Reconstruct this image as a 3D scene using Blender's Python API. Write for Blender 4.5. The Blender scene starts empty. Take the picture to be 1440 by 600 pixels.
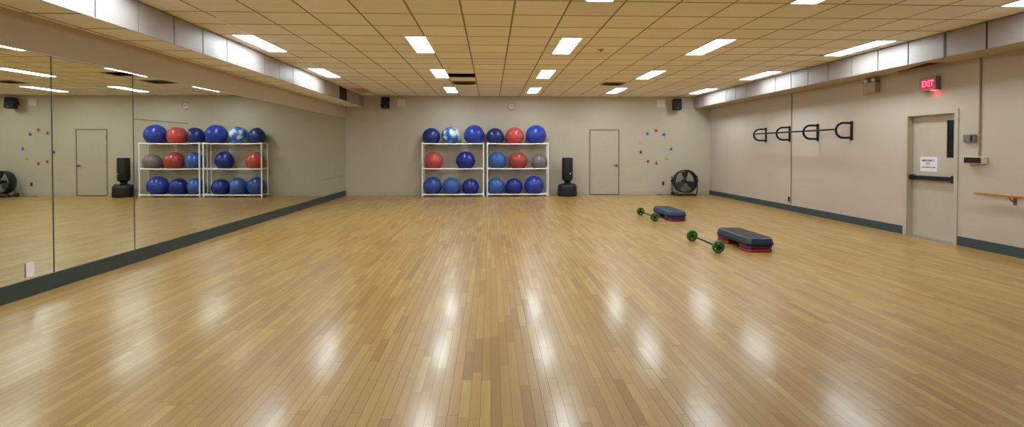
import bpy, math, random
from mathutils import Vector, Matrix
random.seed(7)
S = bpy.context.scene
COL = S.collection
PI = math.pi

# ---------------------------------------------------------------- camera, world, exposure
F_PX = 727.0
CAM_Z = 1.40
YAW = math.radians(2.36)
PITCH = math.radians(1.0)
HORIZON = 210.0
cam = bpy.data.cameras.new('camera')
cam.sensor_fit = 'HORIZONTAL'
cam.sensor_width = 36.0
cam.lens = F_PX / 1440.0 * 36.0
cam.shift_y = -((300.0 - (HORIZON + F_PX * math.tan(PITCH))) / 1440.0)
cam.clip_start = 0.05
cam_ob = bpy.data.objects.new('camera', cam)
COL.objects.link(cam_ob)
cam_ob.location = (0, 0, CAM_Z)
cam_ob.rotation_euler = (PI / 2 - PITCH, 0, -YAW)
S.camera = cam_ob

world = bpy.data.worlds.new('world')
S.world = world
world.use_nodes = True
world.node_tree.nodes['Background'].inputs[0].default_value = (0.01, 0.01, 0.01, 1)
world.node_tree.nodes['Background'].inputs[1].default_value = 1.0

S.view_settings.view_transform = 'Standard'
S.view_settings.look = 'None'
S.view_settings.gamma = 1.0
S.view_settings.use_curve_mapping = False
S.view_settings.exposure = 1.14
LAMP = 11.5                                   # strength of the ceiling lamp diffusers
S.cycles.max_bounces = 12
S.cycles.diffuse_bounces = 6
S.cycles.glossy_bounces = 6
S.cycles.sample_clamp_indirect = 6.0

# ---------------------------------------------------------------- room measurements (metres)
XL, XR = -4.40, 6.83          # mirror plane, right wall plane
YB, YR = 15.85, -2.6          # back wall, rear wall (behind the camera)
ZC = 3.03                     # ceiling
DZ = 2.68                     # underside of the ducts
DLX, DRX = -3.85, 6.30        # faces of the left and right duct

# ---------------------------------------------------------------- helpers
class MB:
    def __init__(self):
        self.v, self.f, self.sm = [], [], []
    def add(self, vs, fs, smooth=False):
        n = len(self.v)
        self.v += [tuple(p) for p in vs]
        self.f += [tuple(i + n for i in f) for f in fs]
        self.sm += [smooth] * len(fs)
        return self
    def box(self, a, b, ch=0.0):
        x0, y0, z0 = a; x1, y1, z1 = b
        if ch <= 0:
            vs = [(x0,y0,z0),(x1,y0,z0),(x1,y1,z0),(x0,y1,z0),(x0,y0,z1),(x1,y0,z1),(x1,y1,z1),(x0,y1,z1)]
            return self.add(vs, [(0,3,2,1),(4,5,6,7),(0,1,5,4),(1,2,6,5),(2,3,7,6),(3,0,4,7)])
        # chamfered box: three nested rectangles per axis end
        c = ch
        vs = []
        for z, i in ((z0, c), (z0 + c, 0), (z1 - c, 0), (z1, c)):
            vs += [(x0+i+ (c if i==0 else 0)*0, y0+c+i, z), (x0+c+i, y0+i, z), (x1-c-i, y0+i, z), (x1-i, y0+c+i, z),
                   (x1-i, y1-c-i, z), (x1-c-i, y1-i, z), (x0+c+i, y1-i, z), (x0+i, y1-c-i, z)]
        fs = [tuple(range(7, -1, -1)), tuple(range(24, 32))]
        for k in range(3):
            for j in range(8):
                a0 = k*8+j; b0 = k*8+(j+1) % 8
                fs.append((a0, b0, b0+8, a0+8))
        return self.add(vs, fs)
    def prism(self, pts, z0, z1, inset_top=0.0, smooth=False):
        n = len(pts)
        cx = sum(p[0] for p in pts)/n; cy = sum(p[1] for p in pts)/n
        def ins(p, d):
            return (p[0] - math.copysign(min(d, abs(p[0]-cx)), p[0]-cx), p[1] - math.copysign(min(d, abs(p[1]-cy)), p[1]-cy))
        vs = [(p[0], p[1], z0) for p in pts] + [(*ins(p, inset_top), z1) for p in pts]
        fs = [tuple(range(n-1, -1, -1)), tuple(range(n, 2*n))] + [(i, (i+1) % n, (i+1) % n+n, i+n) for i in range(n)]
        return self.add(vs, fs, smooth)
    def lathe(self, prof, seg=32, M=None, a0=0.0, a1=2*PI, smooth=True):
        # prof: list of (r, h) along +Z; M places it
        M = M or Matrix.Identity(4)
        full = abs(a1-a0-2*PI) < 1e-6
        n = seg if full else seg+1
        vs, fs = [], []
        for r, h in prof:
            for k in range(n):
                a = a0 + (a1-a0)*k/seg
                vs.append(M @ Vector((r*math.cos(a), r*math.sin(a), h)))
        for i in range(len(prof)-1):
            for k in range(seg):
                k2 = (k+1) % n if full else k+1
                fs.append((i*n+k, i*n+k2, (i+1)*n+k2, (i+1)*n+k))
        return self.add(vs, fs, smooth)
    def tube(self, pts, r, seg=10, closed=False, cap=True):
        P = [Vector(p) for p in pts]
        n = len(P); vs, fs = [], []
        prev = None
        for i in range(n):
            if closed: t = (P[(i+1) % n]-P[i-1])
            elif i == 0: t = P[1]-P[0]
            elif i == n-1: t = P[-1]-P[-2]
            else: t = (P[i+1]-P[i]).normalized()+(P[i]-P[i-1]).normalized()
            t.normalize()
            if prev is None:
                up = Vector((0,0,1)) if abs(t.z) < 0.9 else Vector((1,0,0))
                u = t.cross(up).normalized()
            else:
                u = (prev - t*prev.dot(t)).normalized()
            prev = u
            w = t.cross(u)
            for k in range(seg):
                a = 2*PI*k/seg
                vs.append(P[i] + (u*math.cos(a)+w*math.sin(a))*r)
        m = n if closed else n-1
        for i in range(m):
            j = (i+1) % n
            for k in range(seg):
                k2 = (k+1) % seg
                fs.append((i*seg+k, i*seg+k2, j*seg+k2, j*seg+k))
        self.add(vs, fs, True)
        if cap and not closed:
            self.add(vs[:seg], [tuple(range(seg-1, -1, -1))])
            self.add(vs[-seg:], [tuple(range(seg))])
        return self
    def sphere(self, c, r, seg=32, rings=20, sz=1.0):
        prof = [(max(1e-5, r*math.sin(PI*i/rings)), -r*sz*math.cos(PI*i/rings)) for i in range(rings+1)]
        return self.lathe(prof, seg, Matrix.Translation(c))

def axis(loc, d):
    """matrix that carries +Z to direction d at loc"""
    return Matrix.Translation(loc) @ Vector((0,0,1)).rotation_difference(Vector(d)).to_matrix().to_4x4()

def obj(name, mb, m, parent=None, loc=None, label=None):
    me = bpy.data.meshes.new(name)
    me.from_pydata([tuple(v) for v in mb.v], [], mb.f)
    me.validate(clean_customdata=False)
    if len(me.polygons) == len(mb.sm):
        me.polygons.foreach_set('use_smooth', mb.sm)
    try: me.set_sharp_from_angle(angle=math.radians(38))
    except Exception: pass
    me.materials.append(m)
    me.update()
    o = bpy.data.objects.new(name, me)
    COL.objects.link(o)
    if loc: o.location = loc
    if parent: o.parent = parent
    if label: o['label'] = label
    return o

def thing(name, label, cat, loc=(0,0,0), rot=(0,0,0), group=None):
    o = bpy.data.objects.new(name, None)
    o.empty_display_size = 0.1
    COL.objects.link(o)
    o.location = loc; o.rotation_euler = rot
    return tag(o, label, cat, group)
def tag(o, label, cat, group=None):
    o['label'] = label; o['category'] = cat
    if group: o['group'] = group
    return o
def struct(name, mb, m, parent=None):
    o = obj(name, mb, m, parent)
    if not parent: o['kind'] = 'structure'
    return o
def copy_tree(o, parent=None):
    c = o.copy(); COL.objects.link(c)
    if parent: c.parent = parent
    for ch in list(o.children): copy_tree(ch, c)
    return c

def lin(c):
    return tuple(((x/255)/12.92 if x/255 <= 0.04045 else ((x/255+0.055)/1.055)**2.4) for x in c) + (1.0,)

class NT:
    def __init__(self, m): self.t = m.node_tree; self.n = self.t.nodes; self.l = self.t.links
    def node(self, typ, **kw):
        nd = self.n.new(typ)
        for k, v in kw.items(): setattr(nd, k, v)
        return nd
    def put(self, sock, v):
        if isinstance(v, bpy.types.NodeSocket): self.l.new(v, sock)
        elif v is not None: sock.default_value = v
    def math(self, op, a, b=None, c=None):
        nd = self.node('ShaderNodeMath', operation=op)
        for i, v in enumerate((a, b, c)): self.put(nd.inputs[i], v)
        return nd.outputs[0]
    def mix(self, f, a, b, blend='MIX'):
        nd = self.node('ShaderNodeMix', data_type='RGBA', blend_type=blend)
        self.put(nd.inputs[0], f); self.put(nd.inputs[6], a); self.put(nd.inputs[7], b)
        return nd.outputs[2]
    def noise(self, vec, scale, detail=3, rough=0.5):
        nd = self.node('ShaderNodeTexNoise')
        self.put(nd.inputs['Vector'], vec); nd.inputs['Scale'].default_value = scale
        nd.inputs['Detail'].default_value = detail; nd.inputs['Roughness'].default_value = rough
        return nd.outputs['Fac']
    def obj(self):
        return self.node('ShaderNodeTexCoord').outputs['Object']
    def mapping(self, vec, scale):
        nd = self.node('ShaderNodeMapping'); self.put(nd.inputs[0], vec); nd.inputs['Scale'].default_value = scale
        return nd.outputs[0]
    def white(self, x, y=None):
        nd = self.node('ShaderNodeTexWhiteNoise', noise_dimensions='2D')
        cb = self.node('ShaderNodeCombineXYZ'); self.put(cb.inputs[0], x); self.put(cb.inputs[1], y if y is not None else 0.0)
        self.l.new(cb.outputs[0], nd.inputs['Vector'])
        return nd.outputs['Value'], nd.outputs['Color']
    def bump(self, h, strength=0.2, dist=0.01):
        nd = self.node('ShaderNodeBump'); nd.inputs['Strength'].default_value = strength; nd.inputs['Distance'].default_value = dist
        self.put(nd.inputs['Height'], h); return nd.outputs[0]

def mat(name, rgb, rough=0.5, metal=0.0, spec=0.5, coat=0.0, vary=0.0, vscale=6.0, bump=0.0, bscale=60.0, emit=None, estr=0.0):
    m = bpy.data.materials.new(name); m.use_nodes = True
    b = m.node_tree.nodes['Principled BSDF']
    c = lin(rgb)
    b.inputs['Base Color'].default_value = c
    b.inputs['Roughness'].default_value = rough
    b.inputs['Metallic'].default_value = metal
    b.inputs['Specular IOR Level'].default_value = spec
    b.inputs['Coat Weight'].default_value = coat
    N = NT(m)
    if vary > 0:
        f = N.noise(N.obj(), vscale, 4)
        f = N.math('MULTIPLY_ADD', f, 2.0, -0.5)
        lo = tuple(x*(1-vary) for x in c[:3])+(1,); hi = tuple(min(1, x*(1+vary)) for x in c[:3])+(1,)
        N.put(b.inputs['Base Color'], N.mix(f, lo, hi))
    if bump > 0:
        N.put(b.inputs['Normal'], N.bump(N.noise(N.obj(), bscale, 3), bump, 0.004))
    if emit:
        b.inputs['Emission Color'].default_value = lin(emit); b.inputs['Emission Strength'].default_value = estr
    return m

# ---------------------------------------------------------------- materials of the room
def floor_material():
    m = bpy.data.materials.new('maple_strip_floor'); m.use_nodes = True
    N = NT(m); b = N.n['Principled BSDF']
    sep = N.node('ShaderNodeSeparateXYZ'); N.put(sep.inputs[0], N.obj())
    x, y = sep.outputs[0], sep.outputs[1]
    W = 0.0572
    xs = N.math('DIVIDE', x, W); row = N.math('FLOOR', xs); fx = N.math('FRACT', xs)
    rv, _ = N.white(row, 3.7)
    rv2, _ = N.white(row, 9.1)
    L = N.math('MULTIPLY_ADD', rv2, 0.45, 0.38)
    ys = N.math('DIVIDE', N.math('MULTIPLY_ADD', rv, 13.0, y), L)
    cell = N.math('FLOOR', ys); fy = N.math('FRACT', ys)
    v, vc = N.white(row, cell)
    # grain stretched along the boards
    cmb = N.node('ShaderNodeCombineXYZ')
    N.put(cmb.inputs[0], N.math('MULTIPLY', x, 38.0))
    N.put(cmb.inputs[1], N.math('MULTIPLY_ADD', v, 31.0, N.math('MULTIPLY', y, 1.6)))
    N.put(cmb.inputs[2], N.math('MULTIPLY', v, 17.0))
    grain = N.noise(cmb.outputs[0], 1.0, 5, 0.6)
    ramp = N.node('ShaderNodeValToRGB'); cr = ramp.color_ramp
    cols = [(0.0, (156,116,60)), (0.08, (172,134,70)), (0.45, (184,147,78)), (0.75, (191,155,84)), (1.0, (202,169,99))]
    cr.elements[0].position = 0; cr.elements[0].color = lin(cols[0][1])
    cr.elements[1].position = 1; cr.elements[1].color = lin(cols[-1][1])
    for p, c in cols[1:-1]:
        e = cr.elements.new(p); e.color = lin(c)
    N.put(ramp.inputs[0], v)
    c = N.mix(N.math('MULTIPLY', grain, 0.75), ramp.outputs[0], lin((156,116,58)))
    # worn, paler or greyer patches of finish
    wear = N.noise(N.mapping(N.obj(), (0.9, 0.25, 1)), 1.2, 4, 0.6)
    wr = N.node('ShaderNodeMapRange'); N.put(wr.inputs[0], wear)
    wr.inputs[1].default_value = 0.45; wr.inputs[2].default_value = 0.75
    c = N.mix(N.math('MULTIPLY', wr.outputs[0], 0.25), c, lin((180,154,116)))
    # dark knots and scuffs
    k = N.noise(N.mapping(N.obj(), (9.0, 2.0, 1)), 1.3, 2, 0.5)
    kr = N.node('ShaderNodeMapRange'); N.put(kr.inputs[0], k); kr.inputs[1].default_value = 0.72; kr.inputs[2].default_value = 0.82
    c = N.mix(N.math('MULTIPLY', kr.outputs[0], 0.2), c, lin((112,74,38)))
    # joints between strips
    gx = N.math('LESS_THAN', N.math('ABSOLUTE', N.math('SUBTRACT', fx, 0.5)), 0.478)     # 1 inside a board
    gw, _ = N.white(row, 21.0)
    ey = N.math('MULTIPLY', N.math('SUBTRACT', 0.5, N.math('ABSOLUTE', N.math('SUBTRACT', fy, 0.5))), L)
    gy = N.math('GREATER_THAN', ey, 0.0011)
    gap = N.math('SUBTRACT', 1.0, N.math('MULTIPLY', gx, gy))
    gs = N.math('MULTIPLY', gap, N.math('MULTIPLY_ADD', N.math('MULTIPLY', gw, gw), 0.75, 0.25))
    c = N.mix(gs, c, lin((66,42,20)))
    N.put(b.inputs['Base Color'], c)
    # each strip lies a hair out of level, so reflections break from board to board
    geo = N.node('ShaderNodeNewGeometry')
    sub = N.node('ShaderNodeVectorMath', operation='SUBTRACT'); N.put(sub.inputs[0], vc); sub.inputs[1].default_value = (0.5, 0.5, 0.5)
    scl = N.node('ShaderNodeVectorMath', operation='MULTIPLY'); N.put(scl.inputs[0], sub.outputs[0]); scl.inputs[1].default_value = (0.012, 0.014, 0.0)
    ad = N.node('ShaderNodeVectorMath', operation='ADD'); N.put(ad.inputs[0], geo.outputs['Normal']); N.put(ad.inputs[1], scl.outputs[0])
    nrm = N.node('ShaderNodeVectorMath', operation='NORMALIZE'); N.put(nrm.inputs[0], ad.outputs[0])
    bp = N.node('ShaderNodeBump'); bp.inputs['Strength'].default_value = 0.2; bp.inputs['Distance'].default_value = 0.0016
    h = N.math('ADD', N.noise(N.mapping(N.obj(), (14, 3, 1)), 1.0, 3), N.math('MULTIPLY', gap, -0.7))
    N.put(bp.inputs['Height'], h); N.put(bp.inputs['Normal'], nrm.outputs[0])
    N.put(b.inputs['Normal'], bp.outputs[0])
    rr = N.math('MULTIPLY_ADD', wear, 0.20, 0.25)
    N.put(b.inputs['Roughness'], N.math('ADD', rr, N.math('MULTIPLY', gap, 0.3)))
    b.inputs['Specular IOR Level'].default_value = 0.32
    b.inputs['Coat Weight'].default_value = 0.27
    b.inputs['Coat Roughness'].default_value = 0.15
    return m

def tile_material(name, rgb, x0=-0.34, y0=5.68, p=0.61, line=(110,88,58)):
    m = bpy.data.materials.new(name); m.use_nodes = True
    N = NT(m); b = N.n['Principled BSDF']
    sep = N.node('ShaderNodeSeparateXYZ'); N.put(sep.inputs[0], N.obj())
    xs = N.math('DIVIDE', N.math('SUBTRACT', sep.outputs[0], x0), p)
    ys = N.math('DIVIDE', N.math('SUBTRACT', sep.outputs[1], y0), p)
    cx, cy = N.math('FLOOR', xs), N.math('FLOOR', ys)
    dx = N.math('SUBTRACT', 0.5, N.math('ABSOLUTE', N.math('SUBTRACT', N.math('FRACT', xs), 0.5)))
    dy = N.math('SUBTRACT', 0.5, N.math('ABSOLUTE', N.math('SUBTRACT', N.math('FRACT', ys), 0.5)))
    v, _ = N.white(cx, cy)
    v2, _ = N.white(cy, 5.0)
    base = lin(rgb)
    lo = tuple(c*0.93 for c in base[:3])+(1,); hi = tuple(min(1, c*1.03) for c in base[:3])+(1,)
    c = N.mix(v, lo, hi)
    st = N.noise(N.obj(), 0.9, 4)
    c = N.mix(N.math('MULTIPLY', st, 0.15), c, lin((rgb[0]*0.86, rgb[1]*0.80, rgb[2]*0.70)))
    lx = N.math('LESS_THAN', dx, 0.019)
    ly = N.math('LESS_THAN', dy, N.math('MULTIPLY_ADD', v2, 0.014, 0.022))
    g = N.math('MAXIMUM', N.math('MULTIPLY', lx, 0.8), N.math('MULTIPLY', ly, 0.8))
    c = N.mix(g, c, lin(line))
    N.put(b.inputs['Base Color'], c)
    b.inputs['Roughness'].default_value = 0.85
    b.inputs['Specular IOR Level'].default_value = 0.25
    N.put(b.inputs['Normal'], N.bump(N.math('MULTIPLY', g, -1.0), 0.5, 0.004))
    return m

def wall_material(name, rgb, rough=0.6, block=False):
    m = bpy.data.materials.new(name); m.use_nodes = True
    N = NT(m); b = N.n['Principled BSDF']
    base = lin(rgb)
    f = N.noise(N.obj(), 0.7, 4)
    c = N.mix(f, tuple(x*0.95 for x in base[:3])+(1,), tuple(min(1, x*1.05) for x in base[:3])+(1,))
    N.put(b.inputs['Base Color'], c)
    b.inputs['Roughness'].default_value = rough
    b.inputs['Specular IOR Level'].default_value = 0.35
    h = N.noise(N.obj(), 45, 3)
    if block:   # painted concrete blocks, joints faint under the paint
        sep = N.node('ShaderNodeSeparateXYZ'); N.put(sep.inputs[0], N.obj())
        hz = N.math('DIVIDE', sep.outputs[2], 0.203)
        r = N.math('FLOOR', hz)
        along = N.math('ADD', sep.outputs[0], sep.outputs[1])
        hx = N.math('ADD', N.math('DIVIDE', along, 0.406), N.math('MULTIPLY', N.math('MODULO', r, 2.0), 0.5))
        ez = N.math('LESS_THAN', N.math('SUBTRACT', 0.5, N.math('ABSOLUTE', N.math('SUBTRACT', N.math('FRACT', hz), 0.5))), 0.03)
        ex = N.math('LESS_THAN', N.math('SUBTRACT', 0.5, N.math('ABSOLUTE', N.math('SUBTRACT', N.math('FRACT', hx), 0.5))), 0.015)
        h = N.math('SUBTRACT', N.math('MULTIPLY', h, 0.3), N.math('MULTIPLY', N.math('MAXIMUM', ez, ex), 0.8))
    N.put(b.inputs['Normal'], N.bump(h, 0.25, 0.003))
    return m

M_floor = floor_material()
M_ceil = tile_material('ceiling_tile', (246,242,234))
M_sofft = tile_material('soffit_tile', (246,242,234), x0=-4.31)
M_wallb = wall_material('painted_block_wall', (192,183,164), block=True)
M_wallr = wall_material('painted_wall', (192,180,166))
M_beam = wall_material('painted_beam', (186,172,150))
M_trimc = wall_material('painted_trim', (188,178,160), rough=0.45)
M_door = mat('door_paint', (188,178,160), 0.45, vary=0.03)
M_base = mat('green_rubber_base', (44,60,58), 0.45, vary=0.12, vscale=3)
M_duct = mat('duct_sheet', (156,146,142), 0.5, spec=0.5, vary=0.03, vscale=5)
M_duct2 = mat('duct_sheet_dull', (150,142,138), 0.5, spec=0.5, vary=0.03, vscale=5)
M_joint = mat('duct_joint', (66,58,52), 0.6)
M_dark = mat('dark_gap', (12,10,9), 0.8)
M_black = mat('black_plastic', (20,20,21), 0.45)
M_vinyl = mat('black_vinyl', (17,17,18), 0.5, vary=0.2)
M_steel = mat('dark_steel', (44,41,39), 0.4, metal=0.6)
M_alu = mat('brushed_aluminium', (190,188,184), 0.35, metal=0.9)
M_chrome = mat('door_hardware', (120,110,96), 0.35, metal=0.8)
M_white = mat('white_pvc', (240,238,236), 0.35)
M_cream = mat('cream_plastic', (214,202,180), 0.5)
M_grey = mat('grey_plastic', (132,126,116), 0.5)
M_seam = mat('mirror_joint', (70,62,56), 0.5)
M_wood = mat('oak_handrail', (190,140,80), 0.4, vary=0.1, vscale=12)

M_mirror = bpy.data.materials.new('silvered_glass'); M_mirror.use_nodes = True
_b = M_mirror.node_tree.nodes['Principled BSDF']
_b.inputs['Base Color'].default_value = (0.80, 0.83, 0.74, 1)
_b.inputs['Metallic'].default_value = 1.0; _b.inputs['Roughness'].default_value = 0.0

def emission(name, rgb, strength):
    m = bpy.data.materials.new(name); m.use_nodes = True
    t = m.node_tree; t.nodes.clear()
    e = t.nodes.new('ShaderNodeEmission'); o = t.nodes.new('ShaderNodeOutputMaterial')
    e.inputs[0].default_value = rgb; e.inputs[1].default_value = strength
    t.links.new(e.outputs[0], o.inputs[0])
    return m
M_lamp = emission('lamp_diffuser', (0.875, 0.995, 1.06, 1), LAMP)

# ---------------------------------------------------------------- room shell
struct('floor', MB().box((XL-0.15, YR-0.1, -0.12), (XR+0.35, YB+0.1, 0)), M_floor)

def sheet(xs, ys, holes, z0, z1):
    """a slab cut into cells, leaving out the cells listed as holes"""
    b = MB()
    for i in range(len(xs)-1):
        for j in range(len(ys)-1):
            if (i, j) in holes: continue
            b.box((xs[i], ys[j], z0), (xs[i+1], ys[j+1], z1))
    return b
HX0, HX1, HY0, HY1 = -0.93, -0.345, 11.19, 11.76      # a missing tile
SX0, SX1, SY0, SY1 = 5.15, 5.75, 8.745, 8.83          # a slot left by a slipped tile
c1 = sheet([XL-0.15, HX0, HX1, SX0, SX1, XR+0.1], [YR-0.1, SY0, SY1, HY0, HY1, YB+0.1], {(1,3), (3,1)}, ZC, ZC+0.02)
struct('ceiling', c1, M_ceil)
# the dark void above the tiles
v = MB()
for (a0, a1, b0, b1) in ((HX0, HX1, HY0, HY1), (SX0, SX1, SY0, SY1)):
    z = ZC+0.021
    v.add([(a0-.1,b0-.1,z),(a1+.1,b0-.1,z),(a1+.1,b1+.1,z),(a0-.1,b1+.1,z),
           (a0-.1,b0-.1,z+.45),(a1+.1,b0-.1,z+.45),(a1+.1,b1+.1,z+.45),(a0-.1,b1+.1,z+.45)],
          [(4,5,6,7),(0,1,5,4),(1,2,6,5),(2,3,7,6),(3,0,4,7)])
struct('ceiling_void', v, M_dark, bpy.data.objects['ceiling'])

struct('wall_back', MB().box((XL-0.15, YB, 0), (XR+0.35, YB+0.12, ZC)), M_wallb)
struct('wall_rear', MB().box((XL-0.15, YR-0.12, 0), (XR+0.1, YR, ZC)), M_wallb)
struct('wall_left', MB().box((XL-0.15, YR, 0), (XL-0.03, YB, ZC)), M_beam)
# right wall with the doorway left open
DY0, DY1, DTOP = 7.33, 8.21, 1.95
wr = MB()
wr.box((XR, YR, 0), (XR+0.2, DY0, ZC)); wr.box((XR, DY1, 0), (XR+0.2, YB, ZC)); wr.box((XR, DY0, DTOP), (XR+0.2, DY1, ZC))
struct('wall_right', wr, M_wallr)

# painted beam above the mirrors
struct('trim_1', MB().box((XL-0.03, YR, 2.34), (XL+0.012, YB, DZ)), M_beam)
# bright channel the mirrors sit in
struct('trim_2', MB().box((XL-0.03, YR, 0.160), (XL+0.008, YB-0.01, 0.168)), M_alu)
struct('trim_3', MB().box((XL-0.005, YR, 2.334), (XL+0.014, YB-0.01, 2.3395)), M_alu)
# low base on the back wall, painted with it
struct('baseboard_back', MB().box((XL+0.03, YB-0.012, 0), (3.03, YB, 0.115)).box((3.99, YB-0.012, 0), (XR-0.03, YB, 0.115)), M_trimc)
struct('baseboard_left', MB().box((XL-0.03, YR, 0), (XL+0.012, YB-0.02, 0.158)), M_base)
M_base2 = mat('grey_green_rubber_base', (56,72,76), 0.45, vary=0.1, vscale=3)
struct('baseboard_right', MB().box((XR-0.012, YR, 0), (XR, DY0-0.06, 0.135)).box((XR-0.012, DY1+0.08, 0), (XR, YB, 0.135)), M_base2)

# ---------------------------------------------------------------- mirrors
ys = [YR]
y = 5.36 - 1.18*6
ys = []
while y < 5.3: ys.append(y); y += 1.18
ys += [5.36, 6.54, 7.70, 8.88, 10.06, 11.24, 12.42, 13.61, 14.80, YB-0.012]
names = {5.36: 'wall mirror panel reflecting the plain door and the black punching bag',
         6.54: 'mirror panel with a level joint near its top, reflecting the grey ball'}
ordw = ['first', 'second', 'third', 'fourth', 'fifth', 'sixth', 'seventh', 'eighth', 'ninth', 'tenth']
after = [k for k in ys if k >= 7.7]
TILT = math.radians(0.18)
for i in range(len(ys)-1):
    a, b_ = ys[i], ys[i+1]
    if b_ < 3.6: continue
    if a in names: lab = names[a]
    elif a < 5.3 and b_ > 5.2: lab = 'nearest mirror panel in view, reflecting the ring of paper stars and the drum fan'
    elif a < 5.3: lab = 'mirror panel just before the nearest one in view'
    elif a == 14.80: lab = 'last mirror panel touching the back corner, cut by a low level joint'
    elif a == 13.61: lab = 'mirror panel next to last before the back corner, cut by a low level joint'
    else:
        n = len(ys)-2-i
        lab = '%s mirror panel counted from the back wall corner' % ordw[n]
    yc_ = (a+b_)/2
    TILT = -math.radians(0.85 if yc_ < 7.5 else max(0.42, 0.85-(yc_-7.5)*0.11))   # panels hang a little out of true
    t = thing('mirror_panel', lab, 'mirror', (XL+.004, yc_, 0.1685), (0,0,TILT), 'wall mirror panels')
    w = (b_-a)/2-(0.004 if a < 7 else 0.0012)
    top = 2.333-0.1685
    cuts = [0, top]
    if a == 6.54: cuts = [0, 1.775-0.1685, top]
    if a in (13.61, 14.80): cuts = [0, 0.60-0.1685, top]
    for k in range(len(cuts)-1):
        g = 0.004 if k else 0
        obj('glass', MB().box((-0.006, -w, cuts[k]+g), (0.0, w, cuts[k+1]-(0.004 if k < len(cuts)-2 else 0))), M_mirror, t)
    jb = MB().box((-0.012, -w, 0), (-0.007, w, top))
    obj('backing', jb, M_seam, t)
    if a in (5.36, 6.54, 7.70):
        jw = .005 if a < 7 else .0012
        obj('edge_joint', MB().box((-0.006, -w-jw-.001, 0), (0.020 if a < 7 else .012, -w+jw, top)), M_seam, t, label='dark upright joint')

# ---------------------------------------------------------------- ducts under the ceiling
def duct(lab, face, outer, seams, duct_hole=None, toward=1, dull=(), gaps=()):
    """boxed duct: face towards the room, outer on the wall side; toward = +1 if the room lies at greater x"""
    t = thing('air_duct', lab, 'duct', (0, 0, DZ))
    h = ZC - DZ
    for i in range(len(seams)-1):
        a, b_ = seams[i], seams[i+1]
        if duct_hole and abs(a-duct_hole) < 0.05: continue
        tl = random.uniform(-0.010, 0.010)
        bx = MB()
        th = 0.012*toward
        vs = [(face, a+.010, 0), (face, b_-.010, 0), (face+tl*0.3, b_-.010, h-.012), (face+tl*0.3, a+.010, h-.012),
              (face-th, a+.010, 0), (face-th, b_-.010, 0), (face-th, b_-.010, h-.012), (face-th, a+.010, h-.012)]
        f = [(0,1,2,3),(7,6,5,4),(4,5,1,0),(3,2,6,7),(5,6,2,1),(0,3,7,4)]
        if toward < 0: f = [tuple(reversed(q)) for q in f]
        bx.add(vs, f)
        obj('side_panel', bx, M_duct2 if i in dull else M_duct, t)
    # dark core seen through the joints
    x0, x1 = sorted((face-0.042*toward, face-0.06*toward))
    obj('duct_core', MB().box((x0, YR+.02, 0.004), (x1, YB-.01, h-.001)), M_joint, t)
    x0, x1 = sorted((face-0.014*toward, outer))
    if gaps:
        ycut = [YR+.02]
        for g0, g1 in gaps: ycut += [g0, g1]
        ycut.append(YB-.005)
        u = MB()
        for k in range(0, len(ycut), 2): u.box((x0, ycut[k], -0.0), (x1, ycut[k+1], 0.012))
        for g0, g1 in gaps: u.add([(x0,g0,0),(x0+.14,g0,0),(x0+.40,g1,0),(x0,g1,0),(x0,g0,.012),(x0+.14,g0,.012),(x0+.40,g1,.012),(x0,g1,.012)], [(3,2,1,0),(4,5,6,7),(0,1,5,4),(1,2,6,5),(2,3,7,6),(3,0,4,7)])
        obj('underside', u, M_beam, t)
        for g0, g1 in gaps: obj('gap_shade', MB().box((x0+.10, g0-.02, .030), (x1, g1+.02, .034)), M_dark, t, label='black panel standing for shade in the gap left by a missing soffit piece')  # black sheet above the gap stands in for the shade inside
    else:
        u = MB().box((x0, YR+.02, -0.0), (x1, YB-.005, 0.012))
        # a row of lay-in tiles with a narrow border towards the wall
        obj('underside', u, M_sofft, t)
    return t
LS = [13.391 - 0.0, 14.07]
left_seams = []
y = 5.226
while y > YR+0.3: left_seams.insert(0, y); y -= 0.627
left_seams = [YR+0.02] + left_seams + [5.848, 6.485, 7.117, 7.744, 9.005, 9.628, 10.274, 10.915, 12.121, 12.797, 13.391, 14.07, 14.717, 15.395, YB-0.005]
dl = duct('long white boxed air duct above the mirrors, with a black open hole', DLX, XL+0.013, left_seams, duct_hole=13.391, toward=1)
g = obj('duct_hole', MB().box((DLX-0.015, 13.40, 0.012), (DLX+0.004, 13.46, ZC-DZ-0.012)).box((DLX-0.040, 13.46, 0.012), (DLX-0.030, 14.06, ZC-DZ-0.012)), M_dark, dl, label='open hole in the duct face, its dark inside put in as black')  # black sheets stand in for the unlit inside of the open hole
right_seams = []
y = 6.34
while y > YR+0.3: right_seams.insert(0, y); y -= 0.62
right_seams = [YR+0.02] + right_seams + [6.95, 7.58, 8.19, 8.80, 9.44, 10.05, 10.63, 11.23, 11.85, 12.51, 13.09, 13.63, 14.85, 15.47, YB-0.005]
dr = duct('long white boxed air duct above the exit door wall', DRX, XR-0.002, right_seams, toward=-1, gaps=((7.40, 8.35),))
obj('joint_strap', MB().box((DRX-0.006, 6.93, 0.0), (DRX+0.012, 6.965, ZC-DZ-0.012)), M_joint, dr, label='dark wide joint in the duct')
obj('joint_strap', MB().box((DRX-0.004, 6.33, 0.0), (DRX+0.012, 6.352, ZC-DZ-0.012)), M_steel, dr)

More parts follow.
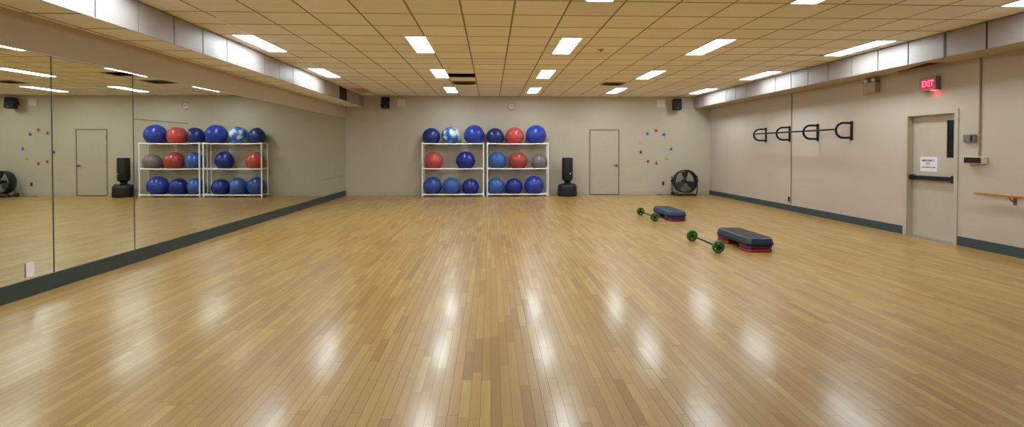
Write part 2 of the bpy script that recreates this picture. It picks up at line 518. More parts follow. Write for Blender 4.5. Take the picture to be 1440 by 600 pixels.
# ---------------------------------------------------------------- ceiling lamps
def lamp_proto(lab):
    t = thing('ceiling_light', lab, 'ceiling light', (0,0,ZC), group='recessed ceiling lights')
    w, l = 0.143, 0.62
    fr = MB()
    fr.box((-w-.016, -l-.016, -0.010), (w+.016, -l, 0)); fr.box((-w-.016, l, -0.010), (w+.016, l+.016, 0))
    fr.box((-w-.016, -l, -0.010), (-w, l, 0)); fr.box((w, -l, -0.010), (w+.016, l, 0))
    obj('frame', fr, M_white, t)
    obj('diffuser', MB().box((-w, -l, -0.007), (w, l, -0.001)), M_lamp, t)
    return t
proto = None
colx = [(-3.52, 'column beside the mirror wall duct'), (-1.085, 'second column from the mirror wall'), (1.19, 'middle column of the room'),
        (3.48, 'column between middle and exit door wall'), (5.92, 'column beside the exit door wall duct')]
rowy = [(1.42, None), (5.03, 'nearest row in view'), (8.14, 'third row from the back wall'), (11.19, 'second row from the back wall'), (14.24, 'row closest to the back wall')]
for cx_, cn in colx:
    for ry, rn in rowy:
        if ry < 2 and cx_ > 0: continue  # overhead row is unseen; its lamps are added to brighten the near floor
        if ry > 14 and cx_ < -3: continue          # no lamp here: the duct hole is beside this spot
        lab = 'lit ceiling light, %s, %s' % (rn or ('row just behind the viewer' if ry < 0 else 'unseen row added overhead of the viewer for the near floor'), cn)
        if proto is None: o = proto = lamp_proto(lab)
        else: o = copy_tree(proto); o['label'] = lab
        o.location = (cx_, ry, ZC)

# ceiling diffusers
def ceiling_vent(x, y, s, lab):
    t = thing('ceiling_vent', lab, 'air vent', (x, y, ZC))
    obj('frame', MB().box((-s,-s,-.008),(s,-s+.03,0)).box((-s,s-.03,-.008),(s,s,0)).box((-s,-s+.03,-.008),(-s+.03,s-.03,0)).box((s-.03,-s+.03,-.008),(s,s-.03,0)), M_vent, t)
    obj('throat', MB().box((-s+.03,-s+.03,-.003),(s-.03,s-.03,-.001)), M_dark, t)
    for k in range(3):
        r = s-.06-k*.065
        sl = MB()
        for a in range(4):
            R = Matrix.Rotation(a*PI/2, 4, 'Z')
            q = [R @ Vector(p) for p in ((-r,-r,-.003),(r,-r,-.003),(r-.035,-r+.035,-.022),(-r+.035,-r+.035,-.022))]
            sl.add(q+[p+Vector((0,0,-.002)) for p in q], [(3,2,1,0),(4,5,6,7),(0,1,5,4),(1,2,6,5),(2,3,7,6),(3,0,4,7)])
        obj('louvre', sl, M_vent2, t)
M_vent = mat('vent_paint', (150,122,84), 0.6)
M_vent2 = mat('vent_dark', (70,56,40), 0.7)  # louvre colour, darker than the vent frame
ceiling_vent(-0.64, 12.71, 0.29, 'square dark louvred ceiling vent just behind the black ceiling opening')
ceiling_vent(3.03, 12.75, 0.27, 'square dark louvred ceiling vent over the paper stars side')
t = tag(obj('ceiling_hatch', MB().box((-3.72, 13.94, ZC-0.006), (-3.37, 15.03, ZC)), mat('stained_panel', (196,160,128), 0.8, vary=0.12)), 'flat brownish panel in the ceiling beside the duct near the back corner', 'ceiling panel')
sp = thing('smoke_detector', 'tiny round sprinkler head on the ceiling between the middle lights', 'sprinkler', (1.80, 8.43, ZC))
sp.name = 'sprinkler_head'
obj('escutcheon', MB().lathe([(0.001,-.006),(.05,-.006),(.055,0),(.001,0)], 20), M_chrome, sp)
obj('deflector', MB().lathe([(0.001,-.035),(.022,-.035),(.022,-.031),(.008,-.028),(.008,-.006)], 16), M_chrome, sp)

# T-bar beside the lamps, painted white where grazing lamp light brightens it
for yy0, yy1, nm in ((6.55, 7.50, 'thin ceiling T-bar, painted white for grazing lamp light, leading to the third light by the duct'),
                     (9.55, 10.52, 'thin ceiling T-bar, painted white for grazing lamp light, leading to the second light by the duct')):
    tag(obj('tbar_gleam', MB().box((-3.40, yy0, ZC-0.012), (-3.378, yy1, ZC)), M_white), nm, 'metal strip')

# ---------------------------------------------------------------- back wall door
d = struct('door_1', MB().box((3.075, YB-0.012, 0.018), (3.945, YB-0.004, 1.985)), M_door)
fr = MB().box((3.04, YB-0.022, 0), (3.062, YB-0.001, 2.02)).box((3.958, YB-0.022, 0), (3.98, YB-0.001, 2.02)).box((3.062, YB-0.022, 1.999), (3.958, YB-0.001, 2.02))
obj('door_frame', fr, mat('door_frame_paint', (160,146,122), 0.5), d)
obj('door_gap', MB().box((3.062, YB-0.006, 0), (3.958, YB-0.001, 1.999)), M_dark, d)  # black slab puts the thin shadow line around the leaf into colour
kb = MB().lathe([(0.001,0),(.032,0),(.034,.006),(.014,.010),(.012,.034),(.026,.042),(.030,.056),(.024,.070),(.001,.074)], 20, axis((3.885, YB-0.012, 0.91), (0,-1,0)))
kb.tube([(3.885, YB-.065, .91), (3.83, YB-.068, .908), (3.79, YB-.064, .905)], .012)
obj('door_handle', kb, M_chrome, d)
for z in (0.25, 1.0, 1.76):
    obj('hinge', MB().tube([(3.068, YB-0.018, z-.05), (3.068, YB-0.018, z+.05)], .008), M_chrome, d)

# ---------------------------------------------------------------- exit door on the right wall
LX = XR+0.09
d = struct('door_2', MB().box((LX, DY0+.004, 0.008), (LX+0.045, 7.445, DTOP-.005)).box((LX, 7.575, 0.008), (LX+0.045, DY1-.004, DTOP-.005))
           .box((LX, 7.445, 0.008), (LX+0.045, 7.575, 1.27)).box((LX, 7.445, 1.845), (LX+0.045, 7.575, DTOP-.005)), M_door)
fr = MB()
for y0, y1 in ((DY0-.05, DY0+.012), (DY1-.012, DY1+.05)):
    fr.box((XR-.012, y0, 0), (XR, y1, DTOP+.05))
fr.box((XR-.012, DY0+.012, DTOP-.012), (XR, DY1-.012, DTOP+.05))
fr.box((XR, DY0, 0), (XR+.14, DY0+.012, DTOP)); fr.box((XR, DY1-.012, 0), (XR+.14, DY1, DTOP)); fr.box((XR, DY0+.012, DTOP-.012), (XR+.14, DY1-.012, DTOP))
obj('door_frame', fr, M_trimc, d)
gl = obj('window_pane', MB().box((LX+.012, 7.447, 1.272), (LX+.02, 7.573, 1.843)), mat('dark_wired_glass', (26,32,36), 0.12), d, label='narrow dark glass pane')
obj('window_frame', MB().box((LX-.006, 7.435, 1.26), (LX, 7.585, 1.275)).box((LX-.006, 7.435, 1.84), (LX, 7.585, 1.855)).box((LX-.006, 7.435, 1.275), (LX, 7.449, 1.84)).box((LX-.006, 7.571, 1.275), (LX, 7.585, 1.84)), M_trimc, d)
pb = MB().box((LX-.075, 7.40, 0.918), (LX-.03, 8.19, 0.985), .008)
pbo = obj('panic_bar', pb, M_steel, d, label='dark horizontal push bar')
obj('bar_bracket', MB().box((LX-.085, 7.345, 0.895), (LX, 7.42, 1.01), .01), M_steel, pbo)
obj('bar_bracket', MB().box((LX-.085, 8.13, 0.925), (LX, 8.19, 0.995), .01), M_steel, pbo)
obj('threshold', MB().box((XR-.01, DY0+.013, 0), (XR+.15, DY1-.013, .006)), M_alu, d)
# behind the door: closed recess
struct('wall_hall', MB().box((LX+.06, DY0-.1, 0), (LX+.08, DY1+.1, DTOP+.1)), M_dark)

def text_mesh(s, size, name, m, parent, loc, rot, thick=0.0006, sx=1.0):
    cu = bpy.data.curves.new(name, 'FONT'); cu.body = s; cu.size = size; cu.align_x = 'CENTER'; cu.align_y = 'CENTER'; cu.extrude = thick
    cu.offset = size*0.025
    tmp = bpy.data.objects.new(name, cu); COL.objects.link(tmp)
    bpy.context.view_layer.update()
    me = bpy.data.meshes.new_from_object(tmp.evaluated_get(bpy.context.evaluated_depsgraph_get()))
    bpy.data.objects.remove(tmp)
    me.name = name
    me.materials.clear(); me.materials.append(m)
    o = bpy.data.objects.new(name, me); COL.objects.link(o)
    o.location = loc; o.rotation_euler = rot; o.parent = parent; o.scale = (sx, 1, 1)
    return o
ROTR = (PI/2, 0, -PI/2)       # text on the right wall, read from inside the room
n = thing('paper_notice', 'white paper notice taped on the exit door above the push bar', 'notice', (LX, 7.89, 1.168))
obj('sheet', MB().box((-.0035, -.16, -.115), (-.0015, .16, .115)), mat('paper', (232,226,232), 0.7), n)
M_ink = mat('black_ink', (30,28,30), 0.7)
text_mesh('EMERGENCY', 0.042, 'lettering', M_ink, n, (-.0042, 0.01, .055), ROTR)
text_mesh('EXIT', 0.036, 'lettering', M_ink, n, (-.0042, 0.01, .010), ROTR)
text_mesh('------------', 0.022, 'lettering', M_ink, n, (-.0042, 0.01, -.022), ROTR)
text_mesh('DOOR ALARM WILL SOUND', 0.024, 'lettering', M_ink, n, (-.0042, 0, -.052), ROTR, sx=0.82)

# EXIT sign
e = thing('exit_sign', 'lit red exit sign in a grey box on the wall above the exit door', 'exit sign', (XR, 7.74, 2.41))
hs = MB()
hs.box((-.076, -.15, -.105), (-.001, .15, .105))
obj('housing', hs, M_grey, e)
obj('bezel', MB().box((-.086,-.15,-.105),(-.076,.15,-.075)).box((-.086,-.15,.075),(-.076,.15,.105)).box((-.086,-.15,-.075),(-.076,-.118,.075)).box((-.086,.118,-.075),(-.076,.15,.075)), mat('exit_bezel', (148,138,132), .45), e)
obj('face', MB().box((-.0795,-.118,-.075),(-.0765,.118,.075)), emission('exit_face', (0.75, 0.02, 0.04, 1), 0.5), e, label='red lit face')
text_mesh('EXIT', 0.135, 'lettering', emission('exit_letters', (1.0, 0.08, 0.15, 1), 1.8), e, (-.0815, 0.0, 0.0), ROTR, sx=0.80)
obj('lamp_window', MB().box((-.07,-.135,-.1075),(-.02,-.04,-.1055)), emission('exit_down', (1.0, 0.05, 0.09, 1), 6.0), e, label='small red window under the sign')

# emergency light
t = thing('emergency_light', 'cream battery box with lamp heads high on the wall, beside the exit sign', 'emergency light', (XR, 8.97, 2.40))
obj('battery_box', MB().box((-.10,-.155,0),(-.001,.155,.19), .008), mat('battery_case', (176,162,138), .5), t)
obj('lamp_bracket', MB().box((-.08,-.17,.192),(-.02,.17,.212)), M_chrome, t)
for yy in (-.09, .10):
    lh = obj('lamp_head', MB().lathe([(.001,-.03),(.022,-.025),(.032,.0),(.036,.035),(.033,.038)], 20, axis((-.07,yy,.235),(-.75,-.6,-.2))), M_chrome, t)
    obj('lens', MB().lathe([(.033,.036),(.015,.041),(.001,.042)], 20, axis((-.07,yy,.235),(-.75,-.6,-.2))), mat('lamp_lens', (225,220,205), .2), lh)

# conduits, boxes, outlets
tag(obj('wall_conduit', MB().tube([(XR-.014, 6.945, 1.30),(XR-.014, 6.945, 2.67)], .011), mat('painted_conduit', (150,132,112), .45)), 'vertical painted conduit running down to the dark call box beside the exit door', 'conduit')
tag(obj('wall_conduit', MB().tube([(XR-.012, 11.47, .16),(XR-.012, 11.47, 2.67)], .010), mat('painted_conduit_far', (150,130,110), .45)), 'thin vertical conduit crossing the wall behind the black bracket rack', 'conduit')
t = thing('thermostat', 'small grey thermostat box on the wall beside the exit door frame', 'thermostat', (XR, 7.08, 1.50))
obj('body', MB().box((-.05,-.085,0),(-.001,.085,.115), .006), M_grey, t)
obj('cover', MB().box((-.054,-.02,.015),(-.050,.07,.10)), mat('thermostat_cover', (120,116,110), .35), t)
obj('dial', MB().box((-.053,-.07,.012),(-.050,-.035,.10)), M_steel, t)
t = thing('call_box', 'dark fronted junction box at the foot of the conduit beside the exit door', 'wall box', (XR, 6.97, 1.20))
obj('body', MB().box((-.085,-.135,0),(-.001,.14,.098), .004), M_cream, t)
obj('window', MB().box((-.089,-.125,.010),(-.0855,.13,.088)), mat('call_box_glass', (38,30,24), .25), t)
def outlet(loc, rotz, lab, plate, slot, s=1.0):
    t = thing('wall_outlet', lab, 'outlet', loc, (0,0,rotz))
    obj('plate', MB().box((-.036*s,-.007,-.058*s),(.036*s,-.001,.058*s), .002), plate, t)
    for z in (-.022, .022):
        obj('socket', MB().lathe([(.001,.0015),(.015*s,.0015),(.016*s,0)], 16, axis((0,-.0072,z*s),(0,-1,0))), slot, t)
M_plate = mat('white_plate', (240,234,242), .4)
outlet((5.358, YB, .35), 0, 'small outlet on the back wall between the stars and the fan', M_chrome, M_black)
outlet((XR, 11.56, .26), -PI/2, 'dark outlet low on the wall beside the thin conduit', M_steel, M_black)
outlet((XL+.012, 5.09, .255), PI/2, 'white outlet plate set in the mirror just above the green base', M_plate, M_plate, 1.2)

# ---------------------------------------------------------------- handrail on the right wall
t = thing('handrail', 'round wooden handrail on wall brackets at the near end of the exit door wall', 'handrail', (XR-.08, 6.93, .80))
obj('rail', MB().tube([(0, 0, 0), (0, -8.0, 0)], .021, 16), M_wood, t)
for yy in (-.48, -2.0, -3.5, -5.0, -6.5):
    br = obj('bracket', MB().tube([(.078, yy, -.085), (.04, yy, -.075), (.005, yy, -.045), (0, yy, -.024)], .008).box((.070, yy-.02, -.125), (.079, yy+.02, -.03)), M_chrome, t)

# ---------------------------------------------------------------- black bracket rack on the right wall
t = thing('wall_rack', 'black metal rack of four hoop brackets joined by one rod on the side wall', 'wall rack', (XR, 11.04, 1.76))
M_iron = mat('black_iron', (18,16,16), .6, spec=.3)
for k in range(4):
    yy = 1.52 - k*1.015
    b_ = obj('bracket', MB().box((-.020, yy-.030, -.185), (-.001, yy+.030, .175), .003), M_iron, t)
    path = [(-.012, yy, .14), (-.17, yy, .14)]
    for a in range(1, 12):
        an = PI/2 + PI*a/12
        path.append((-.17+.145*math.cos(an), yy, .14*math.sin(an)))
    path += [(-.17, yy, -.14), (-.012, yy, -.14)]
    obj('hoop', MB().tube(path, .021, 10), M_iron, b_)
obj('rod', MB().tube([(-.315, 1.52, .02), (-.315, -1.525, .02)], .017, 10), M_iron, t)

# ---------------------------------------------------------------- clock, speakers, wall boxes
t = thing('wall_clock', 'small round silver wall clock high above the ball racks', 'clock', (0.644, YB, 2.716))
AX = axis((0,0,0), (0,-1,0))
obj('rim', MB().lathe([(.115,.0),(.118,.02),(.108,.032),(.098,.030),(.098,.012)], 40, AX), mat('clock_rim', (150,138,120), .3, metal=.7), t)
obj('face', MB().lathe([(.001,.014),(.099,.014),(.099,.002),(.001,.002)], 40, AX), mat('clock_face', (205,196,186), .4), t)
for L_, a, w in ((.05, -70, .005), (.078, 62, .0035)):
    an = math.radians(a)
    dx, dz = math.sin(an), math.cos(an)
    obj('hand', MB().tube([(-dx*.012, -.018, -dz*.012), (dx*L_, -.018, dz*L_)], w, 6), M_black, t)

def speaker(x, y, z, rz, lab):
    t = thing('loudspeaker', lab, 'speaker', (x, y, z), (math.radians(-8), 0, rz))
    obj('cabinet', MB().box((-.125,-.10,-.165),(.125,.10,.165), .012), M_black, t)
    obj('speaker_grille', MB().box((-.112,-.106,-.15),(.112,-.1005,.15)), mat('speaker_cloth', (14,14,14), .8, bump=.4, bscale=400), t)
    obj('badge', MB().box((-.010,-.108,-.135),(.010,-.1065,-.125)), M_alu, t)
    obj('bracket', MB().tube([(0,.10,.0),(0,.17,.02),(0,.235,.03)], .014).box((-.05,.222,-.03),(.05,.236,.09)), M_steel, t)
speaker(-3.14, 15.60, 2.785, math.radians(8), 'black loudspeaker on the back wall beside the mirror side duct')
speaker(5.69, 15.60, 2.77, math.radians(-8), 'black loudspeaker on the back wall beside the exit door side duct')
def wall_box(x, z, w, h, lab):
    t = thing('junction_box', lab, 'wall box', (x, YB, z))
    obj('box_body', MB().box((-w/2,-.03,-h/2),(w/2,-.001,h/2), .004), M_cream, t)
    obj('cover', MB().box((-w/2+.012,-.035,-h/2+.012),(w/2-.012,-.0305,h/2-.012)), mat('box_cover', (218,208,190), .5), t)
wall_box(-2.70, 2.815, .235, .215, 'cream square wall box beside the loudspeaker nearer the mirrors')
wall_box(5.26, 2.82, .265, .24, 'cream square wall box beside the loudspeaker above the drum fan')

# ---------------------------------------------------------------- paper stars
def star(x, z, col, label, rot):
    R, r = .072, .031
    pts = []
    for k in range(10):
        a = PI/2 + k*PI/5 + rot
        q = R if k % 2 == 0 else r
        pts.append((q*math.cos(a), q*math.sin(a)))
    n_ = 10
    vs = [(p[0], -.0015, p[1]) for p in pts] + [(p[0], -.0035, p[1]) for p in pts] + [(0, -.0035, 0)]
    fs = [tuple(range(n_))] + [(i, (i+1) % n_, (i+1) % n_+n_, i+n_) for i in range(n_)] + [(2*n_, i+n_, (i+1) % n_+n_) for i in range(n_)]
    o = obj('paper_star', MB().add(vs, fs), col, loc=(x, YB, z))
    tag(o, label, 'star', 'paper stars in a ring on the back wall')
sr = mat('star_red', (188,30,38), .5); sb_ = mat('star_blue', (52,88,214), .5); sy = mat('star_yellow', (226,184,60), .5); spu = mat('star_purple', (74,34,104), .5); so = mat('star_olive', (176,164,58), .5)
for x, z, c, l, r in [(5.126,1.982,sr,'red paper star at the very top of the ring on the wall',.1),
    (5.372,1.855,spu,'purple paper star just above the upper yellow one nearer the fan',-.2),
    (5.584,1.621,sy,'yellow paper star on the fan side of the ring, above a blue one',.0),
    (5.598,1.409,sb_,'blue paper star on the fan side of the ring, under a yellow one',.15),
    (5.470,1.104,so,'olive green paper star low on the fan side of the ring',.0),
    (5.140,0.972,sr,'lowest red paper star at the bottom of the ring',-.15),
    (4.876,1.029,sr,'red paper star low on the door side of the ring',.2),
    (4.647,1.316,spu,'purple paper star on the door side of the ring, under a yellow one',.1),
    (4.628,1.589,sy,'yellow paper star on the door side of the ring, above a purple one',.2),
    (4.858,1.885,sb_,'blue paper star near the top of the ring, beside the top red star',-.1)]:
    star(x, z, c, l, r)

# ---------------------------------------------------------------- ball racks
RY, RD, PR = 15.35, 0.40, .0215
def rack(x0, x1, lab):
    t = thing('ball_rack', lab, 'rack', ((x0+x1)/2, RY+RD/2, 0), group='white pipe ball racks')
    hw, hd = (x1-x0)/2, RD/2
    zs = (0.065, 0.832, 1.572)
    for sx in (-1, 1):
        for sy_ in (-1, 1):
            p = obj('upright', MB().tube([(sx*hw, sy_*hd, 0.0), (sx*hw, sy_*hd, zs[2])], PR, 12), M_white, t)
            for z in zs:
                f = MB().tube([(sx*hw, sy_*hd, z-.045), (sx*hw, sy_*hd, z+.03)], PR+.006, 12)
                f.tube([(sx*(hw-.06), sy_*hd, z), (sx*hw, sy_*hd, z)], PR+.006, 12)
                obj('fitting', f, M_white, p)
    for z in zs:
        for sy_ in (-1, 1):
            sag = .012 if z > .5 else .003
            pts = [(-hw + 2*hw*k/12, sy_*hd, z - sag*math.sin(PI*k/12)) for k in range(13)]
            obj('shelf_rail', MB().tube(pts, PR, 12), M_white, t)
        for sx in (-1, 1):
            obj('side_rail', MB().tube([(sx*hw, -hd, z), (sx*hw, hd, z)], PR, 12), M_white, t)
    return t
rack(-2.02, -0.215, 'white pipe ball rack nearer the mirrors, red and blue balls on its middle shelf')
rack(-0.10, 1.71, 'white pipe ball rack nearer the punching bag, grey ball on its middle shelf')

def ball_mat(name, rgb, rough=.24):
    m = mat(name, rgb, rough, spec=.45)
    N = NT(m); b = N.n['Principled BSDF']
    sep = N.node('ShaderNodeSeparateXYZ'); N.put(sep.inputs[0], N.obj())
    s = N.math('SINE', N.math('MULTIPLY', sep.outputs[2], 150.0))
    N.put(b.inputs['Normal'], N.bump(s, .12, .002))
    return m
BM = {'navy': ball_mat('ball_navy', (30,47,116)), 'royal': ball_mat('ball_royal', (40,64,162)), 'blue': ball_mat('ball_blue', (54,94,168)),
      'mid': ball_mat('ball_mid_blue', (40,74,148)), 'deep': ball_mat('ball_deep_blue', (32,44,132)), 'red': ball_mat('ball_red', (188,76,72)),
      'brick': ball_mat('ball_brick', (168,66,62)), 'grey': ball_mat('ball_grey', (118,110,112), .2)}
mg = bpy.data.materials.new('ball_marbled'); mg.use_nodes = True
N = NT(mg); b = N.n['Principled BSDF']
w_ = N.noise(N.obj(), 1.25, 4, .55)
rp = N.node('ShaderNodeValToRGB'); N.put(rp.inputs[0], w_)
rp.color_ramp.elements[0].position = .40; rp.color_ramp.elements[0].color = lin((36,84,168))
rp.color_ramp.elements[1].position = .62; rp.color_ramp.elements[1].color = lin((225,228,225))
e_ = rp.color_ramp.elements.new(.47); e_.color = lin((64,128,196))
e_ = rp.color_ramp.elements.new(.54); e_.color = lin((190,205,205))
N.put(b.inputs['Base Color'], rp.outputs[0]); b.inputs['Roughness'].default_value = .3
BM['marble'] = mg

proto_ball = None
def ball(x, level, r, c, lab):
    """rests on the two rails of its shelf, or on the floor inside the lowest rails"""
    global proto_ball
    half = RD/2
    if level == 'b': z = max(r + .001, .067 + math.sqrt((r+PR)**2 - half**2))
    else:
        zr = {'m': .832, 't': 1.572}[level]
        xc = -1.1175 if x < -.15 else .805
        hw = .905
        zr -= .012*math.sin(PI*max(0, min(1, (x-(xc-hw))/(2*hw))))
        z = zr + math.sqrt((r+PR)**2 - half**2)
    if proto_ball is None:
        proto_ball = obj('exercise_ball', MB().sphere((0,0,0), 1.0, 48, 32, .985), BM['navy'])
        o = proto_ball
    else:
        o = proto_ball.copy(); COL.objects.link(o)
    if len(o.material_slots) and True:
        o.material_slots[0].link = 'OBJECT'; o.material_slots[0].material = BM[c]
    o.location = (x, RY+RD/2, z)
    o.scale = (r, r, r)
    tag(o, lab, 'exercise ball', 'exercise balls on the racks')
A_, B_ = 'rack nearer the mirrors', 'rack nearer the punching bag'
for a in [(-1.77,'t',.270,'navy','navy exercise ball at the mirror end of the top shelf, '+A_),
    (-1.193,'t',.285,'marble','blue and white marbled exercise ball on a top shelf'),
    (-.493,'t',.307,'royal','big royal blue exercise ball on the top shelf of the '+A_),
    (.133,'t',.270,'navy','navy exercise ball at the inner end of the top shelf, '+B_),
    (.721,'t',.283,'red','red exercise ball between two blue ones on the top shelf'),
    (1.362,'t',.309,'royal','big bright blue exercise ball at the punching bag end of the top shelf'),
    (-1.703,'m',.281,'red','bright red exercise ball at the end of the middle shelf, '+A_),
    (-.752,'m',.290,'deep','deep blue exercise ball on the middle shelf with empty space beside it'),
    (.197,'m',.277,'blue','lighter blue exercise ball on the middle shelf beside a red one'),
    (.83,'m',.281,'brick','dark red exercise ball at the centre of the middle shelf, '+B_),
    (1.472,'m',.251,'grey','grey exercise ball on the middle shelf'),
    (-1.742,'b',.285,'mid','blue exercise ball at the mirror end of the bottom shelf, '+A_),
    (-1.172,'b',.277,'blue','blue exercise ball mid bottom shelf, '+A_),
    (-.607,'b',.262,'deep','small deep blue exercise ball on the bottom shelf, '+A_),
    (.152,'b',.273,'blue','lighter blue exercise ball at the bottom shelf inner end, '+B_),
    (.702,'b',.266,'deep','deep blue exercise ball mid bottom shelf, '+B_),
    (1.305,'b',.296,'royal','big blue exercise ball on the bottom shelf nearest the punching bag')]:
    ball(*a)

# ---------------------------------------------------------------- punching bag
t = thing('punching_bag', 'black freestanding punching bag on a round base between the racks and the door', 'punching bag', (2.31, 15.50, 0))
obj('base', MB().lathe([(.001,0),(.275,0),(.29,.02),(.292,.10),(.285,.18),(.288,.27),(.280,.31),(.255,.345),(.20,.365),(.13,.375),(.11,.39),(.001,.39)], 48), M_black, t)
obj('filler_cap', MB().lathe([(.035,.0),(.035,.03),(.001,.033)], 20, Matrix.Translation((.17,-.10,.35))), M_black, t)
obj('neck', MB().lathe([(.10,.38),(.085,.41),(.095,.44),(.12,.47),(.12,.49)], 32), M_black, t)
obj('bag', MB().lathe([(.001,.465),(.12,.465),(.155,.485),(.163,.51),(.165,.80),(.163,1.12),(.158,1.145),(.14,1.155),(.001,1.157)], 48), M_vinyl, t)
lg = MB()
def on_bag(u, z): 
    a = u/.1665
    return (.1665*math.sin(a), -.1665*math.cos(a), z)
lg.add([on_bag(.035,.665), on_bag(.095,.665), on_bag(.095,.725), on_bag(.075,.70)], [(0,1,2,3)])
obj('logo', lg, mat('logo_white', (225,225,225), .5), t, label='small white triangular mark')

# ---------------------------------------------------------------- drum fan
t = thing('drum_fan', 'round black drum floor fan in a tubular stand against the back wall', 'fan', (5.90, 15.48, 0))
FC = Vector((0, 0, .432))
M_fan = mat('fan_black', (26,24,23), .55)
AXF = axis(FC, (0, -1, .06))
obj('drum', MB().lathe([(.335,-.12),(.340,-.125),(.340,.11),(.352,.115),(.352,.13),(.325,.13),(.320,.115),(.320,-.12)], 56, AXF), M_fan, t, label='black drum shell')
gd = MB()
for r in (.07, .115, .16, .205, .25, .29):
    gd.tube([AXF @ Vector((r*math.cos(2*PI*k/40), r*math.sin(2*PI*k/40), .125 + .02*(1-(r/.33)**2))) for k in range(40)], .0022, 5, closed=True)
for k in range(24):
    a = 2*PI*k/24
    gd.tube([AXF @ Vector((r*math.cos(a), r*math.sin(a), .125 + .02*(1-(r/.33)**2))) for r in (.05, .16, .25, .325)], .0018, 5)
obj('front_guard', gd, M_fan, t)
gb = MB()
for r in (.07, .14, .205, .27):
    gb.tube([AXF @ Vector((r*math.cos(2*PI*k/32), r*math.sin(2*PI*k/32), -.11)) for k in range(32)], .0022, 5, closed=True)
for k in range(16):
    a = 2*PI*k/16
    gb.tube([AXF @ Vector((r*math.cos(a), r*math.sin(a), -.11)) for r in (.05, .325)], .0018, 5)
obj('rear_guard', gb, M_fan, t)
obj('motor', MB().lathe([(.001,-.11),(.065,-.11),(.07,-.03),(.06,.0),(.001,.0)], 28, AXF), M_black, t)
obj('hub', MB().lathe([(.05,.0),(.055,.02),(.05,.055),(.03,.065),(.001,.066)], 28, AXF), M_black, t)
M_blade = mat('fan_blade', (48,48,50), .5)
for k in range(3):
    a0 = PI/2 + k*2*PI/3 + .05
    vs, fs = [], []
    for i in range(7):
        r = .045 + (.305-.045)*i/6
        half = .36 + .12*math.sin(PI*i/6)
        for j in range(6):
            u = -1 + 2*j/5
            a = a0 + u*half
            vs.append(AXF @ Vector((r*math.cos(a), r*math.sin(a), .035 + u*.035*(1-.3*i/6))))
    for i in range(6):
        for j in range(5):
            q = i*6+j
            fs.append((q, q+1, q+7, q+6))
    n0 = len(vs)
    nv = (AXF.to_3x3() @ Vector((0,0,1)))*.003
    bl = MB(); bl.add(vs, fs, True); bl.add([v_ - nv for v_ in vs], [tuple(reversed(f)) for f in fs], True)
    obj('blade', bl, M_blade, t)
fr = [(-.405,-.02,.60), (-.405,-.02,.16), (-.395,-.02,.09), (-.365,-.02,.045), (-.31,-.02,.028), (0,-.02,.028), (.31,-.02,.028), (.35,-.02,.045), (.37,-.02,.09), (.375,-.02,.16), (.375,-.02,.60)]
obj('stand', MB().tube(fr, .017, 12), mat('stand_tube', (70,66,60), .4, metal=.5), t)
obj('base_bar', MB().box((-.30,-.17,.010),(.31,-.12,.035), .004).box((-.30,.12,.010),(.31,.17,.035), .004).box((-.26,-.12,.014),(-.22,.12,.03)).box((.22,-.12,.014),(.26,.12,.03)), M_steel, t)
for sx, x in ((-1, -.375), (1, .358)):
    obj('pivot_knob', MB().lathe([(.001,0),(.03,0),(.034,.015),(.03,.035),(.001,.038)], 18, axis((x+sx*.02,-.0,.45),(sx,0,0))).tube([(x+sx*.02,-.0,.45),(sx*.335,-.0,.45)], .012), M_black, t)
for yy in (-.17, .17):
    w_ = obj('wheel', MB().lathe([(.001,-.018),(.045,-.018),(.055,-.010),(.055,.010),(.045,.018),(.001,.018)], 28, axis((-.315,yy*.9,.0565),(0,1,0))), M_black, t)
    obj('wheel_hub', MB().lathe([(.001,.0185),(.018,.0185),(.018,-.022),(.001,-.022)], 20, axis((-.315,yy*.9,.0565),(0,1,0))), M_alu, w_)
    obj('foot', MB().lathe([(.001,0),(.022,0),(.022,.012),(.001,.012)], 16, Matrix.Translation((.27,yy*.85,.0))), M_black, t)
tag(obj('power_cord', MB().tube([(5.62,15.60,.006),(5.50,15.70,.006),(5.36,15.76,.006),(5.22,15.79,.006),(5.12,15.78,.006),(5.16,15.72,.006),(5.30,15.71,.006)], .0055, 8), M_black), 'black power cord lying on the floor by the wall beside the fan', 'cord')

# ---------------------------------------------------------------- aerobic steps
def oct_(hw, hl, c, cy=0):
    return [(-hw, cy-hl+c), (-hw+c, cy-hl), (hw-c, cy-hl), (hw, cy-hl+c), (hw, cy+hl-c), (hw-c, cy+hl), (-hw+c, cy+hl), (-hw, cy+hl-c)]
M_mat = mat('step_mat', (40,38,42), .75, bump=.5, bscale=260)
M_side = mat('step_side_blue', (42,62,80), .4)
M_side2 = mat('step_side_steel_blue', (44,76,112), .4)
M_rim = mat('step_rim', (22,26,44), .45)
def step(x0, x1, y0, y1, side, lab):
    t = thing('step_platform', lab, 'aerobic step', ((x0+x1)/2, (y0+y1)/2, .094))
    hw, hl = (x1-x0)/2, (y1-y0)/2
    obj('rim', MB().prism(oct_(hw, hl, .045), 0, .026), M_rim, t)
    body = MB().prism(oct_(hw-.004, hl-.004, .043), .026, .088, .014)
    body.prism(oct_(hw-.018, hl-.018, .036), .088, .100, .012)
    obj('body', body, side, t)
    obj('mat', MB().prism(oct_(hw-.034, hl-.060, .02), .100, .1045, .004), M_mat, t, label='dark ribbed top mat')
    return t
def riser(cx_, cy_, z, w, l, m, lab, grp):
    t = thing('step_riser', lab, 'step riser', (cx_, cy_, z), group=grp)
    hw, hl = w/2, l/2
    obj('foot', MB().prism(oct_(hw-.010, hl-.010, .045), 0, .012, -.0), m, t)
    obj('body', MB().prism(oct_(hw, hl, .050), .012, .038, .006), m, t)
    obj('lip', MB().prism(oct_(hw-.02, hl-.02, .05), .038, .0465), m, t)
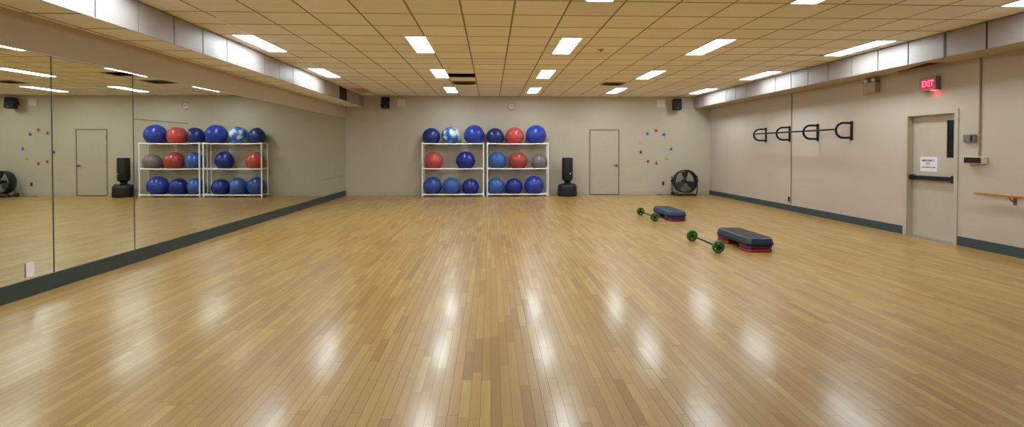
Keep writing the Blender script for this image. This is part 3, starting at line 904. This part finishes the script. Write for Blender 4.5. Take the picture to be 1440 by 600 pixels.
mp = mat('riser_purple', (74,32,84), .4); mm = mat('riser_magenta', (160,28,68), .4); mdp = mat('riser_plum', (84,40,72), .4); mmr = mat('riser_maroon', (104,22,60), .4)
step(3.485, 3.868, 6.85, 7.86, M_side, 'blue sided step platform with dark mat, on the stack nearer the viewer')
for yy, e_ in ((7.02, 'near end'), (7.70, 'far end')):
    riser(3.676, yy, .0, .372, .31, mm, 'magenta step riser on the floor at the %s of the nearer step stack' % e_, 'risers under the near step')
    riser(3.676, yy, .047, .372, .31, mdp, 'plum step riser under the platform at the %s of the nearer step stack' % e_, 'risers under the near step')
step(3.455, 3.825, 9.90, 10.90, M_side2, 'blue ended step platform with dark mat, on the stack nearer the back wall')
for yy, e_ in ((10.065, 'near end'), (10.735, 'far end')):
    riser(3.64, yy, .0, .358, .31, mmr, 'maroon step riser on the floor, %s of the stack nearer the back wall' % e_, 'risers under the far step')
    riser(3.64, yy, .047, .358, .31, mp, 'purple step riser under the platform, %s of the stack nearer the back wall' % e_, 'risers under the far step')

# ---------------------------------------------------------------- barbells
M_green = mat('green_plate', (44,106,26), .38, vary=.08)
M_bar = mat('bar_steel', (34,28,30), .4, metal=.4)
def plate(t, yc, rot):
    R0 = .084
    A = axis((0, yc, R0), (0, -1, 0)) @ Matrix.Rotation(rot, 4, 'Z')
    p = MB()
    # rounded rim, hub and three broad spokes leave three grip holes
    p.lathe([(.054,-.020),(.064,-.027),(.077,-.024),(.084,-.012),(.084,.012),(.077,.024),(.064,.027),(.054,.020),(.052,.0),(.054,-.020)], 44, A)
    p.lathe([(.014,-.028),(.034,-.026),(.040,-.014),(.040,.014),(.034,.026),(.014,.028),(.014,-.028)], 28, A)
    for k in range(3):
        a = k*2*PI/3
        half = .60
        vs, fs = [], []
        for i, r in enumerate((.030, .045, .062)):
            for j in range(5):
                an = a + (-half + 2*half*j/4) * (1.3 if i == 0 else 1.0)
                vs.append(A @ Vector((r*math.cos(an), r*math.sin(an), .014)))
        n1 = len(vs)
        vs += [v_ - (A.to_3x3() @ Vector((0,0,.028))) for v_ in vs]
        for i in range(2):
            for j in range(4):
                q = i*5+j
                fs += [(q, q+5, q+6, q+1), (q+n1, q+1+n1, q+6+n1, q+5+n1)]
        for i in range(2):
            for j in (0, 4):
                q = i*5+j
                f = (q, q+5, q+5+n1, q+n1)
                fs.append(f if j else tuple(reversed(f)))
        p.add(vs, fs)
    obj('plate', p, M_green, t, label='green weight plate with grip holes')
    for s in (-1, 1):
        obj('collar', MB().lathe([(.0135,-.010),(.022,-.010),(.024,.0),(.022,.010),(.0135,.010)], 20, axis((0, yc+s*.037, R0), (0,1,0))), M_black, t)
def barbell(x, y0, y1, lab, r0, r1):
    t = thing('barbell', lab, 'barbell', (x, (y0+y1)/2, 0))
    h = (y1-y0)/2
    obj('bar', MB().tube([(0, -h-.085, .084), (0, h+.085, .084)], .0135, 16), M_bar, t)
    plate(t, -h, r0); plate(t, h, r1)
barbell(3.075, 6.85, 7.76, 'barbell with green plates on the floor nearer the viewer', PI/6, PI/2)
barbell(3.19, 9.93, 10.87, 'barbell with green plates on the floor nearer the back wall', -PI/2, PI/2)
